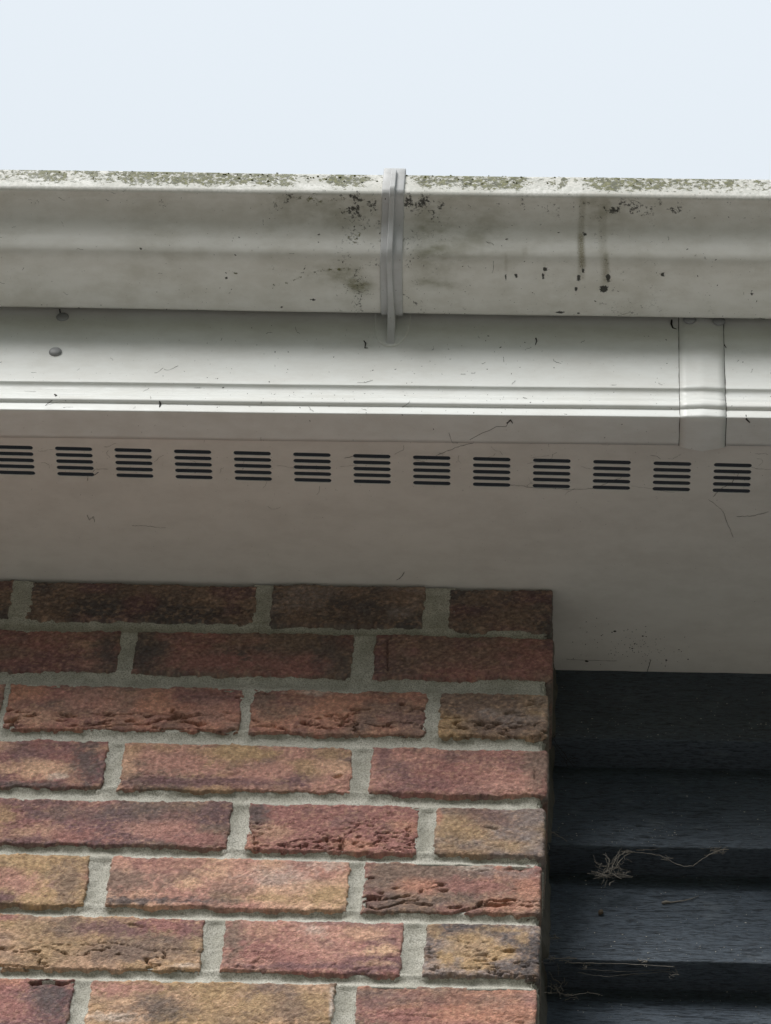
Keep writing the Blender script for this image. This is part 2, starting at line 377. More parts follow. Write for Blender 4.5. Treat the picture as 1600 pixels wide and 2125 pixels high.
stk = lambda u, ru, v0, v1, a, k=0: a*np.exp(-((U_-u-k*np.sin(V_/28))/ru)**4)*ss(v0, v0+12, V_)*ss(v1, v1-10, V_)
streak = stk(1208,7,395,560,.6,2)+stk(1205,7.5,480,585,.5,1)+stk(1253,9,400,600,.38,3)+stk(1258,6,520,590,.4)+stk(1050,3,520,570,.35)+stk(1089,6,505,535,.3)+stk(1130,3,540,575,.3)
soot = sum(a*g(u,v,r,q) for u,v,r,q,a in ((1253,600,6.5,6,1.3),(1262,575,3.5,6,1.2),(1196,600,3,4.5,1.2),(1201,576,2.5,5,1.2),(1210,562,2,5,.9),(1127,572,2.6,8,1.1),(1131,559,3.5,3.5,1.2),(1050,576,2.4,8,.9),(1071,572,3,4,1.0),(1214,487,3,3,.9),(470,577,3,3,1),(650,622,8,3,.9),(585,637,3,2,1),(1160,648,9,2,.9),(935,630,5,10,.4),(292,516,2,2,1.2),(545,558,2,2,1.1),(1375,570,4,4,1),(1560,610,3,2,1),(1200,650,3,2,1)))
soot += .30*np.exp(-((dtop-62)/20)**2)*ss(.42,.7,hi)*(.3+lo) + .3*(g(705,408,22,10)+.8*g(600,405,40,6)+.7*g(1082,418,6,16)+.5*g(855,412,14,8))
soot += .34*ss(190,20,np.abs(U_-810))*ss(.35,.6,hi)+.2+.12*ss(.5,.7,lo)+.16*ss(1000,1250,U_)*ss(.4,.6,hi)
soot += .06*stk(1207,5,420,580,1.)+.1*stk(1256,8,420,480,1.)
crust = ss(46, 34, dtop)*.85
z0 = np.zeros_like(U_)
att = {k: ('f', np.where(outer, np.clip(a, 0, 1.3), 0)) for k, a in (('moss',moss),('film',film),('streak',streak),('soot',soot),('crust',crust))}
gutter = mesh_obj('rain_gutter', V, gridF(len(XALL), NP_, True)[:, ::-1], M['gutter'], attrs=att)
tag(gutter, 'dirty off-white plastic ogee gutter with green moss along its top lip', 'gutter')
def surf_gut(x, k):
    t = GUT[min(k+1,len(GUT)-1)]-GUT[max(k-1,0)]; t = t/np.linalg.norm(t); o, z = GUT[k]
    return np.array([x, YF(x)-o, z-FALL*(x+155)]), np.array([0, -t[1], -t[0]]), np.array([1.,0,0])
def surf_fas(x, k):
    t = FASC[min(k+1,len(FASC)-1)]-FASC[max(k-1,0)]; t = t/np.linalg.norm(t); o, z = FASC[k]
    return np.array([x, YF(x)-o, z]), np.array([0, -t[1], -t[0]]), np.array([1.,0,0])
def onto(surf, prof, u, v, k0=0, k1=None):
    """the point of a swept surface that is seen at a pixel"""
    x = hit(u, v, 1, -250.)[0]; best = None
    for it in range(3):
        P = np.c_[np.full(len(prof), x), YF(x)-prof[:,0], prof[:,1]-(FALL*(x+155) if surf is surf_gut else 0)]; uu, vv = proj(P)
        k = int(np.argmin(np.abs(vv[k0:k1]-v)))+k0; x += (u-uu[k])/2.2
    return surf(x, k)

# real tufts of moss along the lip
mb = MB()
kl = [k for k in range(len(GUT)) if GUT[k,0] > 98.5 and GUT[k,1] > 226]
xs = RNG.uniform(-640, 250, 420)
for x in xs:
    u, v = proj(np.array([[x, YF(x)-99.6, 238.]])); u = float(u[0])
    c = sum(a*math.exp(-((u-cu)/r)**2) for cu, r, a in ((120,40,.5),(240,80,.6),(380,90,.5),(560,60,.45),(690,60,.5),(900,40,.4),(1010,40,.9),(1060,25,.5),(1170,25,.6),(1250,30,1.0),(1340,60,.3)))
    if 785 < u < 836 or random.random() > c: continue
    k = random.choice(kl[-16:] if random.random() < .7 else kl); p, nn, t = surf_gut(x, k)
    mb.fleck(p, nn, t, random.uniform(.5,1.6), random.uniform(.5,1.1), random.uniform(.4,1.1))
mm = NM('moss_green'); M['moss'] = mm.done(mm.mix(mm.noise(600, 3), (.08,.085,.025), (.17,.16,.06)), .95, .1)
o = mb.obj('moss', M['moss'], gutter); o['kind'] = 'stuff'

# grime specks and clinging threads
def grime(surf, prof, klist, nfl, nth, x0=-560, x1=225, big=1.0, rs=1):
    rr = random.Random(rs); mb = MB()
    for i in range(nfl):
        p, nn, t = surf(rr.uniform(x0, x1), rr.choice(klist)); s = big*rr.choice((.25,.3,.3,.4,.5,.8))
        a = rr.uniform(0, 3.14); t2 = math.cos(a)*t+math.sin(a)*np.cross(nn, t)
        mb.fleck(p, nn, t2, s*rr.uniform(.8,2.2), s*.7, .25, 6, rr)
    for i in range(nth):
        x = rr.uniform(x0, x1); k = rr.choice(klist); L = rr.choice((2, 3, 4, 5, 7, 10, 15)); a = rr.uniform(0, 6.28); pts = []; xx, kf = x, float(k)
        for q in range(7):
            p, nn, t = surf(xx, int(np.clip(kf, klist[0], klist[-1]))); pts.append(p+nn*.25)
            a += rr.uniform(-.45,.45); xx += L/6*math.cos(a); kf += L/6*math.sin(a)*.7
        mb.tube(pts, [rr.uniform(.06,.2) for _ in pts], 3)
    return mb
kg = [k for k in range(len(GUT)) if GUT[k,1] < 215 and GUT[k,0] > -7]
o = grime(surf_gut, GUT, kg, 230, 42, rs=4).obj('grime', M['dark'], gutter); o['kind'] = 'stuff'
kf_ = [k for k in range(len(FASC)) if FASC[k,1] < 150 and FASC[k,0] > -32]
o = grime(surf_fas, FASC, [k for k in range(len(FASC)) if 52 < FASC[k,1] < 150], 150, 32, rs=7).obj('grime', M['dark'], fascia); o['kind'] = 'stuff'
o = grime(surf_fas, FASC, [k for k in range(len(FASC)) if FASC[k,1] < 48], 170, 24, rs=9, big=.8).obj('grime', M['dark'], fascia); o['kind'] = 'stuff'
# marks one can point at on the fascia
mb = MB()
def smear(pix, r, surf=surf_fas, prof=FASC, k0=0, lift=.4, mbx=None, sides=4):
    pts = []
    for u, v in pix:
        p, nn, t = onto(surf, prof, u, v, k0); pts.append(p+nn*lift)
    (mbx or mb).tube(pts, r, sides)
smear([(1483,676),(1489,690),(1496,702),(1502,714),(1507,722)], [.35,.5,.8,.55,.3])
smear([(1466,692),(1471,697),(1476,700)], [.4,1.2,.5]); smear([(1480,700),(1484,695),(1486,690)], [.5,1.0,.3]); smear([(1474,700),(1480,701),(1485,698)], [.6,.9,.5])
smear([(1394,665),(1393,672),(1396,680),(1404,684)], [.8,1.2,.7,.3])
smear([(1445,715),(1452,716),(1450,722),(1442,728)], [.4,.5,.5,.3])
smear([(755,706),(759,714),(757,722),(764,722)], [.4,.7,.5,.3]); smear([(1112,703),(1114,708),(1111,716)], [.9,.6,.3])
smear([(331,832),(333,838),(331,845)], [.5,1.1,.5]); smear([(113,819),(117,822),(108,832),(94,842)], [.6,1.1,.3,.2])
smear([(124,642),(125,651)], [.9,.7])
o = mb.obj('clinging_dirt', M['dark'], fascia); o['kind'] = 'stuff'

# ------------------------------------------------------------------ gutter bracket
bx = float(hit(811, 500, 1, -285.)[0]); br = thing('gutter_bracket', 'grey plastic bracket strap clipped over the gutter with central rib', 'bracket', (bx, -215, 118))
# strap: gutter profile pushed outwards, 21 mm wide
gs = GUT[len(resample([(-3,236),(-3,162)], 8, False)):]
kcut = [k for k in range(len(gs)) if gs[k,1] > 239 and gs[k,0] > 95][0]
base = gs[:kcut]; nb = pnorm(base)
out = base+nb*2.2
out = np.r_[[(-5.5,158),(-4.2,153),(-.5,150.6)], out[6:], [(102.2,246),(101.6,249.6),(99.4,251),(94,250.6),(93,247)]]
out = resample(out[::2], 1.2)
inn = out+np.c_[-np.gradient(out, axis=0)[:,1], np.gradient(out, axis=0)[:,0]]*1.6
xs = np.array([-10.6,-10.5,-10.1,-9.6,-4,0,4,9.6,10.1,10.5,10.6])
dz = np.array([-2.2,-.7,-.15,0,0,0,0,0,-.15,-.7,-2.2])
nn_ = pnorm(out); V = []
for x, d in zip(xs, dz):
    Q = out+nn_*d; V.append(np.c_[np.full(len(Q), bx+x), YF(bx)-Q[:,0], Q[:,1]])
mesh_obj('strap', np.concatenate(V), gridF(len(xs), len(out))[:, ::-1], M['bracket'], br)
# rib: web standing out of the strap, deepening into a stay that reaches the fascia
rb = base[::-1]; rbn = nb[::-1]; rb = rb+rbn*5.6
rb = rb[(rb[:,0] > 16) & (rb[:,1] < 236)][::4]
rib = resample(np.r_[[(103.2,243.5),(104.6,242.5)], rb, [(10,146.5),(3,141.5),(-3,134),(-8,125),(-11.6,117)]], 1.5)
t = np.linspace(0, 1, len(rib)); wv = 2.6+.35*t+.9*ss(.72,.9,t)+.45*(fbm(t*26, t*0, 5)-.5)*ss(.7,.85,t)*2; xo = -.4-1.0*ss(.1,.5,t)+1.6*ss(.6,.95,t)
inw = -pnorm(rib[::-1])[::-1]; 
V = []
for f, wd in ((12.,1.0),(.9,1.0),(.25,.9),(0,.72),(0,.0),(0,-.72),(.25,-.9),(.9,-1.0),(12.,-1.0)):
    Q = rib+inw*f
    V.append(np.c_[bx+xo+wv*wd, YF(bx)-Q[:,0], Q[:,1]])
V = np.concatenate(V); R_ = gridF(9, len(rib)); caps = [tuple(k*len(rib) for k in range(9)), tuple((k+1)*len(rib)-1 for k in range(9))[::-1]]
mesh_obj('rib', V, R_.tolist()+caps, M['bracket'], br, smooth=False)
# back plate, a rounded tongue against the fascia
pl = [(-16.5,172),(-16.5,150),(-15.5,142),(-13,130),(-9,121.5),(-4,117.3),(0,116.6),(4,117.3),(9,121.5),(13,130),(15.5,142),(16.5,150),(16.5,172)]
n = len(pl); V = [(bx+x, YF(bx)+12.4-1.8, z) for x, z in pl]+[(bx+x*1.06, YF(bx)+12.8, z-.4) for x, z in pl]
F = [tuple(range(n))]+[(i,(i+1)%n,n+(i+1)%n,n+i) for i in range(n)]
mesh_obj('back_plate', V, F, M['fascia'], br, smooth=False)
mb = MB()
for u, v, a in ((800,411,1.0),(812,436,.4),(808,490,.5),(805,493,.4),(811,597,1.0),(814,636,.8),(815,660,1.0),(804,685,.6),(813,548,.5),(799,580,.4),(820,640,.5)):
    p = hit(u, v, 1, float(YF(bx))-106+max(0,(v-400))*.42 if v < 560 else float(YF(bx))-max(-6,(655-v)*.55)-1)
mb = MB()
for u, v, a in ((800,411,1.1),(797,420,.4),(830,540,.5),(822,600,.6),(795,600,.5),(829,470,.4),(793,470,.3)):
    p, nn, t = onto(surf_gut, GUT, u, v, 8); mb.fleck(p+nn*2.2, nn, t, a*.7, a*.9, .4)
o = mb.obj('grime', M['dark'], br); o['kind'] = 'stuff'

# ------------------------------------------------------------------ soffit with slotted vents
SROT = 0.0112; SPX, SPY = -169.5, -141.5
soff = thing('soffit_board', 'pale plastic soffit board with a row of slotted vents', 'soffit', (0, -30, 0))
def srot(x, y):
    c, s = math.cos(SROT), math.sin(SROT); return SPX+c*x-s*y, SPY+s*x+c*y
TW, TH, PIT = 46.0, 46.0, 56.0
nV = 15; cx = [i*PIT for i in range(-10, 12)]
# vent tile: five rounded slots cut through, from a filled 2D curve
cu = bpy.data.curves.new('vent', 'CURVE'); cu.dimensions = '2D'; cu.fill_mode = 'BOTH'; cu.extrude = .0004
def spl(pts):
    s = cu.splines.new('POLY'); s.points.add(len(pts)-1); s.use_cyclic_u = True
    for q, (x, y) in zip(s.points, pts): q.co = (x/1000, y/1000, 0, 1)
spl([(-TW/2,-TH/2),(TW/2,-TH/2),(TW/2,TH/2),(-TW/2,TH/2)])
for k in range(5):
    yc = (k-2)*7.65; r = 2.4; L = 17.6-r
    spl([(L+r*math.cos(a), yc+r*math.sin(a)) for a in np.linspace(-math.pi/2, math.pi/2, 9)]+[(-L+r*math.cos(a), yc+r*math.sin(a)) for a in np.linspace(math.pi/2, 1.5*math.pi, 9)])
tmp = bpy.data.objects.new('tmp', cu); COL.objects.link(tmp); bpy.context.view_layer.update()
vme = bpy.data.meshes.new_from_object(tmp.evaluated_get(bpy.context.evaluated_depsgraph_get())); bpy.data.objects.remove(tmp)
vme.name = 'vent'; vme.materials.clear(); vme.materials.append(M['soffit'])
for x in cx:
    o = bpy.data.objects.new('vent', vme); COL.objects.link(o); o.parent = soff
    X, Y = srot(x, 0); l = Vector((X/1000, Y/1000, (H+0.4)/1000)); o.location = l-Vector(soff['_loc']); o.rotation_euler = (0, 0, SROT)
# plain sheet round the vents (underside and top, no seams)
bm = bmesh.new()
ys = [-46, -TH/2, TH/2, 120, 200, 345]
xb = [-1420.]
for x in cx: xb += [x-TW/2, x+TW/2]
xb += [1770.]
for zz in (0, 0.8):
    G = {}
    for i, x in enumerate(xb):
        for j, y in enumerate(ys): X, Y = srot(x, y); G[i,j] = bm.verts.new((X/1000, Y/1000, (zz)/1000))
    for i in range(len(xb)-1):
        for j in range(len(ys)-1):
            if j == 1 and i % 2 == 1: continue
            q = [G[i,j], G[i,j+1], G[i+1,j+1], G[i+1,j]]; bm.faces.new(q if zz == 0 else q[::-1])
me = bpy.data.meshes.new('panel'); bm.to_mesh(me); bm.free()
o = link_obj('panel', me, M['soffit'], soff); o.location = Vector((0, 0, H/1000))-Vector(soff['_loc'])
# specks, stray threads
rr = random.Random(21); mb = MB(); dn = np.array([0,0,-1.]); tx = np.array([1.,0,0])
def sof(u, v): return hit(u, v, 2, 0.)
for i in range(95):
    u = rr.gauss(1310, 48); v = 1345+rr.gauss(0, 20)+(u-1310)*.10
    if v < 1385: mb.fleck(sof(u,v), dn, tx, rr.uniform(.25,.7), rr.uniform(.25,.7), .3, 6, rr)
for u, v, a in ((1276,1310,1.7),(1270,1312,1.0),(1334,1320,1.3),(1341,1321,.8),(1317,1336,1.0),(1312,1346,1.1),(1307,1344,.8),(1330,1342,.7),(1383,1370,1.4),(1428,1368,1.0),(1409,1348,.9),(1414,1352,.6),(1295,1309,.7),(1303,1306,.7),(1215,1337,.7),(1248,1319,.8),(1204,1303,.5),(1340,1300,.7)):
    mb.fleck(sof(u,v), dn, tx, a, a*.8, .4, 7, rr)
mb.fleck(sof(1217,1372), dn, tx, 2.4, 1.3, .5, 7, rr)
for i in range(150): mb.fleck(sof(rr.uniform(0,1600), 930+abs(rr.gauss(0, 60))), dn, tx, rr.uniform(.2,.6), rr.uniform(.15,.4), .2, 6, rr)
for i in range(40): mb.fleck(sof(rr.uniform(0,1600), rr.uniform(1000,1200)), dn, tx, rr.uniform(.15,.4), rr.uniform(.15,.3), .2, 6, rr)
o = mb.obj('fly_specks', M['dark'], soff); o['kind'] = 'stuff'
mb = MB()
def sthread(pix, r, jit=1.0, sub=6):
    pts = []
    P = np.array(pix, float)
    for a, b in zip(P[:-1], P[1:]):
        for t in np.linspace(0, 1, sub, endpoint=False): pts.append(sof(*(a+(b-a)*t+np.array([rr.uniform(-jit,jit), rr.uniform(-jit,jit)])))-np.array([0,0,.4]))
    pts.append(sof(*P[-1])); mb.tube(pts, [.62*r*rr.uniform(.5,1.4) for _ in pts], 3)
sthread([(1058,1005),(1085,1008),(1108,1012),(1150,1013),(1190,1016),(1228,1013),(1262,1002),(1290,990)], .24)
sthread([(905,945),(930,935),(955,925),(985,918)], .3); sthread([(1310,1008),(1360,1015),(1400,1022)], .12)
sthread([(1470,1035),(1485,1047),(1500,1060),(1512,1090),(1522,1115)], .22); sthread([(1530,1072),(1560,1070),(1596,1062)], .26); sthread([(1540,963),(1570,972),(1600,974)], .2)
sthread([(275,1090),(300,1090),(325,1094),(344,1095)], .2); sthread([(180,1068),(186,1078),(194,1072),(196,1083)], .3); sthread([(183,985),(181,998)], .4)
sthread([(1480,1030),(1498,1012),(1520,1000),(1538,975)], .32); sthread([(195,985),(205,980)], .55); sthread([(715,950),(735,946),(760,947)], .3)
for i in range(45):
    u, v = rr.uniform(0,1600), 915+abs(rr.gauss(0,45)); a = rr.uniform(0,6.28); P = [(u,v)]
    for q in range(3): a += rr.uniform(-.9,.9); P.append((P[-1][0]+rr.uniform(6,16)*math.cos(a), P[-1][1]+rr.uniform(3,9)*math.sin(a)))
    sthread(P, rr.uniform(.1,.2), .6, 3)
sthread([(823,1203),(829,1200),(835,1194),(839,1187)], .45, .2); sthread([(1343,1394),(1347,1382),(1351,1369)], .5, .2); sthread([(1175,1367),(1200,1369),(1250,1370),(1280,1371)], .22, .4)
o = mb.obj('dirty_threads', M['webdark'], soff); o['kind'] = 'stuff'
mb = MB(); P = [(1057,872),(1050,882),(1030,884),(1018,892),(1000,900),(975,912)]
smear(P, .17, lift=.4, mbx=mb, sides=3); smear([(1052,876),(1060,872),(1064,880)], [.7,.9,.4], mbx=mb); smear([(1548,862),(1549,872),(1556,878)], [.4,1.0,.5], mbx=mb)
o = mb.obj('clinging_thread', M['webdark'], fascia); o['kind'] = 'stuff'

# ------------------------------------------------------------------ brick wall
PAL = {k: s2l(v) for k, v in dict(red=(141,97,91), pink=(166,121,108), purple=(108,80,83), dark=(84,78,78), brown=(117,98,87), tan=(187,150,120), ochre=(158,130,94), pale=(190,175,162), grey=(128,116,112), orange=(166,117,96)).items()}
ROWT = [(1186,1213),(1306,1324),(1418,1442),(1534,1557),(1656,1678),(1772,1796),(1899,1920),(2029,2051)]
ROWB = [(1279,1308),(1388,1409),(1508,1531),(1630,1652),(1747,1777),(1875,1897),(2006,2029),(2137,2160)]
ROWS = [  # visible bricks: u left, u right, palette (two grounds and an accent), crease amount
 [(-440,24,'dark','brown','purple',.1),(63,530,'brown','dark','purple',.25),(565,879,'dark','brown','grey',.15),(932,1149,'dark','brown','purple',.1)],
 [(-220,246,'purple','red','brown',.15),(280,730,'brown','red','dark',.2),(778,1146,'red','purple','brown',.1)],
 [(-470,2,'red','brown','tan',.2),(14,500,'red','orange','brown',.8),(522,883,'red','orange','brown',.9),(912,1138,'ochre','brown','grey',1.0)],
 [(-250,217,'red','purple','tan',.15),(252,729,'brown','pink','ochre',.2),(770,1136,'red','pink','purple',.2)],
 [(8-500,477,'brown','purple','red',.2),(515,868,'red','red','orange',.7),(902,1131,'grey','brown','ochre',.15)],
 [(-290,180,'brown','ochre','red',.15),(226,722,'pink','tan','brown',.1),(755,1124,'red','brown','orange',1.2)],
 [(-60,420,'ochre','brown','tan',.7),(462,833,'red','pink','purple',.25),(882,1121,'dark','grey','ochre',.6)],
 [(-320,145,'purple','red','brown',.2),(183,690,'brown','ochre','tan',.25),(737,1116,'brown','orange','red',.35)]]
BLOB = [(184,1337,25,10,'tan',.6),(221,1356,28,32,'dark',.8),(176,1375,32,8,'pink',.6),(307,1356,40,38,'dark',.7),(431,1375,75,16,'red',.9),(555,1375,65,22,'red',.8),(600,1340,60,20,'brown',.6),(690,1350,40,40,'dark',.6),
 (56,1487,55,16,'tan',.45),(206,1450,70,20,'pink',.6),(431,1446,45,10,'purple',.6),(450,1480,55,22,'pink',.6),(544,1457,25,22,'brown',.8),(649,1435,40,6,'pale',.5),(840,1490,40,16,'purple',.4),
 (86,1598,75,15,'tan',.75),(124,1611,18,6,'pale',.6),(180,1581,28,45,'dark',.8),(56,1628,80,6,'dark',.8),(60,1560,60,12,'purple',.5),
 (375,1585,95,22,'pink',.95),(506,1562,60,16,'ochre',.9),(412,1622,160,10,'purple',.9),(262,1581,18,28,'tan',.6),(694,1592,42,16,'tan',.7),(611,1619,26,13,'purple',.9),(560,1600,40,14,'pink',.8),(690,1560,40,10,'ochre',.6),
 (795,1570,22,24,'purple',.7),(1117,1600,24,55,'brown',.85),(1031,1630,60,12,'pink',.6),(900,1630,60,14,'purple',.45),
 (7,1687,28,22,'ochre',.7),(75,1729,60,13,'tan',.6),(150,1735,65,14,'red',.9),(319,1721,75,18,'pink',.75),(412,1742,70,14,'red',.8),(260,1690,140,14,'dark',.45),(60,1742,30,8,'purple',.8),
 (536,1687,24,28,'dark',.85),(562,1725,30,18,'tan',.5),(956,1717,42,22,'ochre',.6),(1012,1695,50,20,'purple',.45),(1106,1706,26,40,'grey',.6),(911,1691,5,16,'orange',.8),
 (67,1800,26,16,'ochre',1.),(49,1837,44,20,'pink',.8),(11,1864,24,10,'purple',.9),(150,1781,45,9,'ochre',.8),(140,1830,30,40,'brown',.7),
 (262,1830,65,24,'brown',.85),(375,1792,85,15,'red',.75),(394,1834,22,11,'tan',.9),(581,1822,60,18,'pale',.35),(562,1864,90,9,'ochre',.8),(686,1856,45,20,'ochre',.9),(300,1870,150,6,'dark',.9),(682,1792,30,12,'pale',.4),(480,1850,50,15,'brown',.6),
 (862,1807,110,16,'brown',.95),(975,1837,95,15,'red',.8),(881,1837,30,10,'orange',.8),(975,1800,25,6,'pale',.7),(1099,1845,28,20,'orange',.7),(1060,1810,60,10,'grey',.6),(780,1830,25,14,'brown',.7),
 (8,1905,30,6,'red',.9),(356,1920,75,18,'red',1.),(225,1927,65,15,'purple',.8),(244,1980,65,18,'brown',.9),(94,1965,65,22,'ochre',.6),(382,2003,30,4,'pale',.6),(340,1975,70,20,'brown',.7),(400,1925,20,20,'purple',.5),
 (484,1950,24,40,'brown',.95),(795,1972,28,9,'tan',1.1),(652,1931,22,10,'pale',.5),(750,1939,45,12,'tan',.5),(776,2000,38,5,'tan',.6),(600,1990,60,14,'red',.8),(640,2005,120,6,'purple',.8),(540,1930,40,20,'tan',.35),
 (930,1987,16,13,'ochre',1.),(990,1998,32,16,'ochre',1.),(1042,1976,30,16,'ochre',1.),(975,1950,32,8,'ochre',.9),(1050,1931,50,6,'ochre',.7),(900,1935,12,14,'ochre',.6),(1085,1945,14,16,'ochre',.7),
 (22,2036,30,9,'orange',.8),(101,2070,36,34,'dark',.8),(20,2100,40,25,'red',.5),(225,2052,45,14,'pink',1.),(244,2111,45,10,'pale',.6),(337,2092,50,26,'dark',.7),(450,2065,60,24,'ochre',.9),(525,2090,70,20,'ochre',.8),(656,2081,38,20,'ochre',.8),(690,2085,5,28,'pale',1.),(300,2050,40,10,'pink',.6),(600,2100,40,20,'brown',.7),
 (825,2111,60,14,'red',.9),(1069,2100,60,18,'orange',.8),(1102,2062,14,20,'pink',.6),(900,2070,120,12,'dark',.4),(979,1244,30,10,'brown',.8),(1060,1268,40,10,'brown',.6)]
PITS = [(100,2040,45,4.5,5.),(835,1462,7,4,3.),(470,1434,14,2,1.5),(495,1448,10,2.5,2.5),(1032,1500,16,3,3.),(1100,1462,14,2.5,2.),(1060,1480,22,2.5,2.),(770,1862,26,3,4.),(1025,1876,40,3.5,4.5),(1055,1868,22,3,3.5),(920,1845,12,3,2.),(820,1843,12,2,1.6),(270,1497,14,2.5,3.),(395,1498,26,3.,3.5),(420,1502,16,3,3.),(125,1493,18,2,2.),(630,1500,10,4,3.),(1010,1673,10,2,1.5),(1022,1719,16,2.5,1.6),(1110,1610,3,14,2.),(700,1610,12,4,1.8),(215,1370,20,3,1.),(530,1350,16,7,1.8),(155,1252,30,2,1.6),(10,1968,20,3,2.5),(1000,1983,18,3,1.8),(1060,1975,22,3,1.8)]
wall = thing('brick_wall', 'mottled red and ochre brick wall corner with grey mortar joints', 'wall', (-500, 51, -H))
def row_v(r, u, top):
    a, b = (ROWT if top else ROWB)[r]; return a+(b-a)*(u-3)/1127.
QUADS = []
def brick_mesh(r, uL, uR, c1, c2, c3, cre, seed, corner):
    rg = np.random.default_rng(seed)
    C = [hit(u, row_v(r, u, tp), 1, 0.) for u, tp in ((uL,0),(uR,0),(uR,1),(uL,1))]   # BL BR TR TL
    C = np.array(C)[:, [0,2]]
    xl = (C[0,0]+C[3,0])/2; xr = (C[1,0]+C[2,0])/2; C[[0,3],0] = xl; C[[1,2],0] = xr
    if r == 0: C[2:,1] = np.minimum(C[2:,1], -3.0)-rg.uniform(0, 3.0, 2)
    QUADS.append((r, xl, xr, C))
    W = xr-xl; st = 1.05; E = 3.2
    s = np.arange(-E, W+(E if not corner else -4), st)
    plan = [(xl+a, 0., 0., -1.) for a in s]; sl = list(s)
    if corner:
        for k in range(1, 7):
            a = k/6*math.pi/2; plan.append((xr-4+4*math.sin(a), 4-4*math.cos(a), math.sin(a), -math.cos(a))); sl.append(W-4+k*1.05)
        D = 100 if W > 150 else 204
        for k, d in enumerate(np.r_[np.arange(5.5, 30, 1.5), np.arange(30, D, 6.)]): plan.append((xr, d, 1., 0.)); sl.append(W+2.3+d-4)
    plan = np.array(plan); sl = np.array(sl)
    Hh = (C[3,1]-C[0,1]+C[2,1]-C[1,1])/2; tv = np.arange(-E, Hh+E+.01, st); n, m = len(sl), len(tv)
    S = np.repeat(sl, m); T = np.tile(tv, n); PX, PY, NX, NY = (np.repeat(plan[:,i], m) for i in range(4))
    f = np.clip(S/W, 0, 1); zb = C[0,1]+(C[1,1]-C[0,1])*f; zt = C[3,1]+(C[2,1]-C[3,1])*f; Z = zb+(zt-zb)*T/Hh
    wob = (fbm(S/14, T/14, seed)-.5)*4.2+(fbm(S/4, T/4, seed+3)-.5)*2.6
    dl = S; dr = (W-S) if not corner else np.full_like(S, 99.); db = T+(fbm(S/40, T*0, seed+2)-.5)*4; dt = Hh-T+(fbm(S/40, T*0+5, seed+2)-.5)*4
    d = np.minimum(np.minimum(dl, dr), np.minimum(db, dt))+wob
    fall = -11*(1-ss(-2.8, .5, d))-.55*(1-ss(0, 3, d))
    h = fall+(fbm(S/45, T/30, seed+7)-.5)*2.2+(fbm(S/7, T/6, seed+9)-.5)*1.0+(fbm(S/2.6, T/2.2, seed+11, 2)-.5)*.9
    # folded creases, mostly towards the lower edge
    wx = S+8*(fbm(S/26, T/18, seed+13)-.5); wz = T+9*(fbm(S/34, T/22, seed+15)-.5)+4*(fbm(S/9, T/9, seed+16)-.5)
    sa, sb = rg.uniform(24, 60), rg.uniform(4.5, 11); c1n = np.abs(fbm(wx/sa, (wz+rg.uniform(-.12,.12)*S)/sb, seed+17, 3)-.5); zone = ss(.75, .1, T/Hh)*.8+.35*ss(.5,.7,fbm(S/40,T/24,seed+19))
    mk = ss(.42, .62, fbm(S/30, T/16, seed+21)+.25*zone)
    crack = ss(.042, .010, c1n)*mk*np.clip(.04+zone*cre*1.35, 0, 1)
    h = h-4.2*crack*min(1.2, .55+cre)-.5*cre*(fbm(wx/14, wz/3.2, seed+23, 3)-.5)*2*ss(.3,.6,zone)
    Y0 = PY; P3 = np.c_[PX, PY, Z]; U, Vv = proj(np.c_[PX, np.minimum(PY, 0), Z])
    side = NX > .8
    dark_pit = np.zeros_like(S)
    for pu, pv, ru, rv, dp in PITS:
        q = ss(1.25, .4, np.sqrt(((U-pu)/ru)**2+((Vv-pv-2.0*np.sin(U/9))/rv)**2)+(fbm(S/3,T/3,seed+31)-.5)*.8)
        h = h-np.where(side, 0, dp*1.4*q); dark_pit = np.maximum(dark_pit, q)
    if r == 1 and corner:
        q = ss(2.4, .6, np.abs(U-804-.5*np.sin(Vv/5)))*ss(1322,1328,Vv)*ss(1398,1390,Vv); h = h-2.5*q
    off = rg.uniform(-1.0, 1.0); tilt = rg.uniform(-.010, .010)
    h = h+off+tilt*(S-W/2)*.3
    h = np.where(side & (PY > 10), np.minimum(h, .6), h)
    V = np.c_[PX+NX*h, PY+NY*h, Z]
    # clay colours
    A, B, Cc = PAL[c1], PAL[c2], PAL[c3]
    n1 = ss(.3,.7, fbm(S/55, T/34, seed+41, 3)); n2 = ss(.45,.75, fbm(S/42, T/26, seed+43, 3)); n3 = ss(.5,.75, fbm(S/22, T/12, seed+45))
    col = A*(1-n1[:,None])+B*n1[:,None]; col = col+(Cc-col)*(n2*.75)[:,None]
    col = col+(PAL['dark']-col)*(n3*.35)[:,None]; n4 = ss(.52,.74, fbm(S/3.2, T/2.6, seed+47, 3)); col = col+(PAL['tan']-col)*(n4*.28)[:,None]
    ju = (fbm(S/9, T/9, seed+51)-.5)*1.2; gn = fbm(S/2.4, T/2.0, seed+52, 2)
    for bu, bv, ru, rv, ck, a in BLOB:
        if abs(bu-(uL+uR)/2) > (uR-uL)/2+10 or not (row_v(r, bu, 1)-4 < bv < row_v(r, bu, 0)+6): continue
        q = np.sqrt(((U-bu)/(ru*1.3))**2+((Vv-bv)/(rv*1.3))**2)+ju+(gn-.5)*.9
        k = np.clip(ss(1.35, .25, q)*a, 0, 1); col = col+(PAL[ck]-col)*k[:,None]
    gr = .62+.76*fbm(S/2.4, T/2.0, seed+53, 2); col = col*gr[:,None]*BR_GAIN
    col = col+(col.mean(1)[:,None]*np.array([1.04,1.,.96])-col)*.17; sat = (fbm(S/60, T/60, seed+57)-.5)*.2; col = col*(1+sat)[:,None]
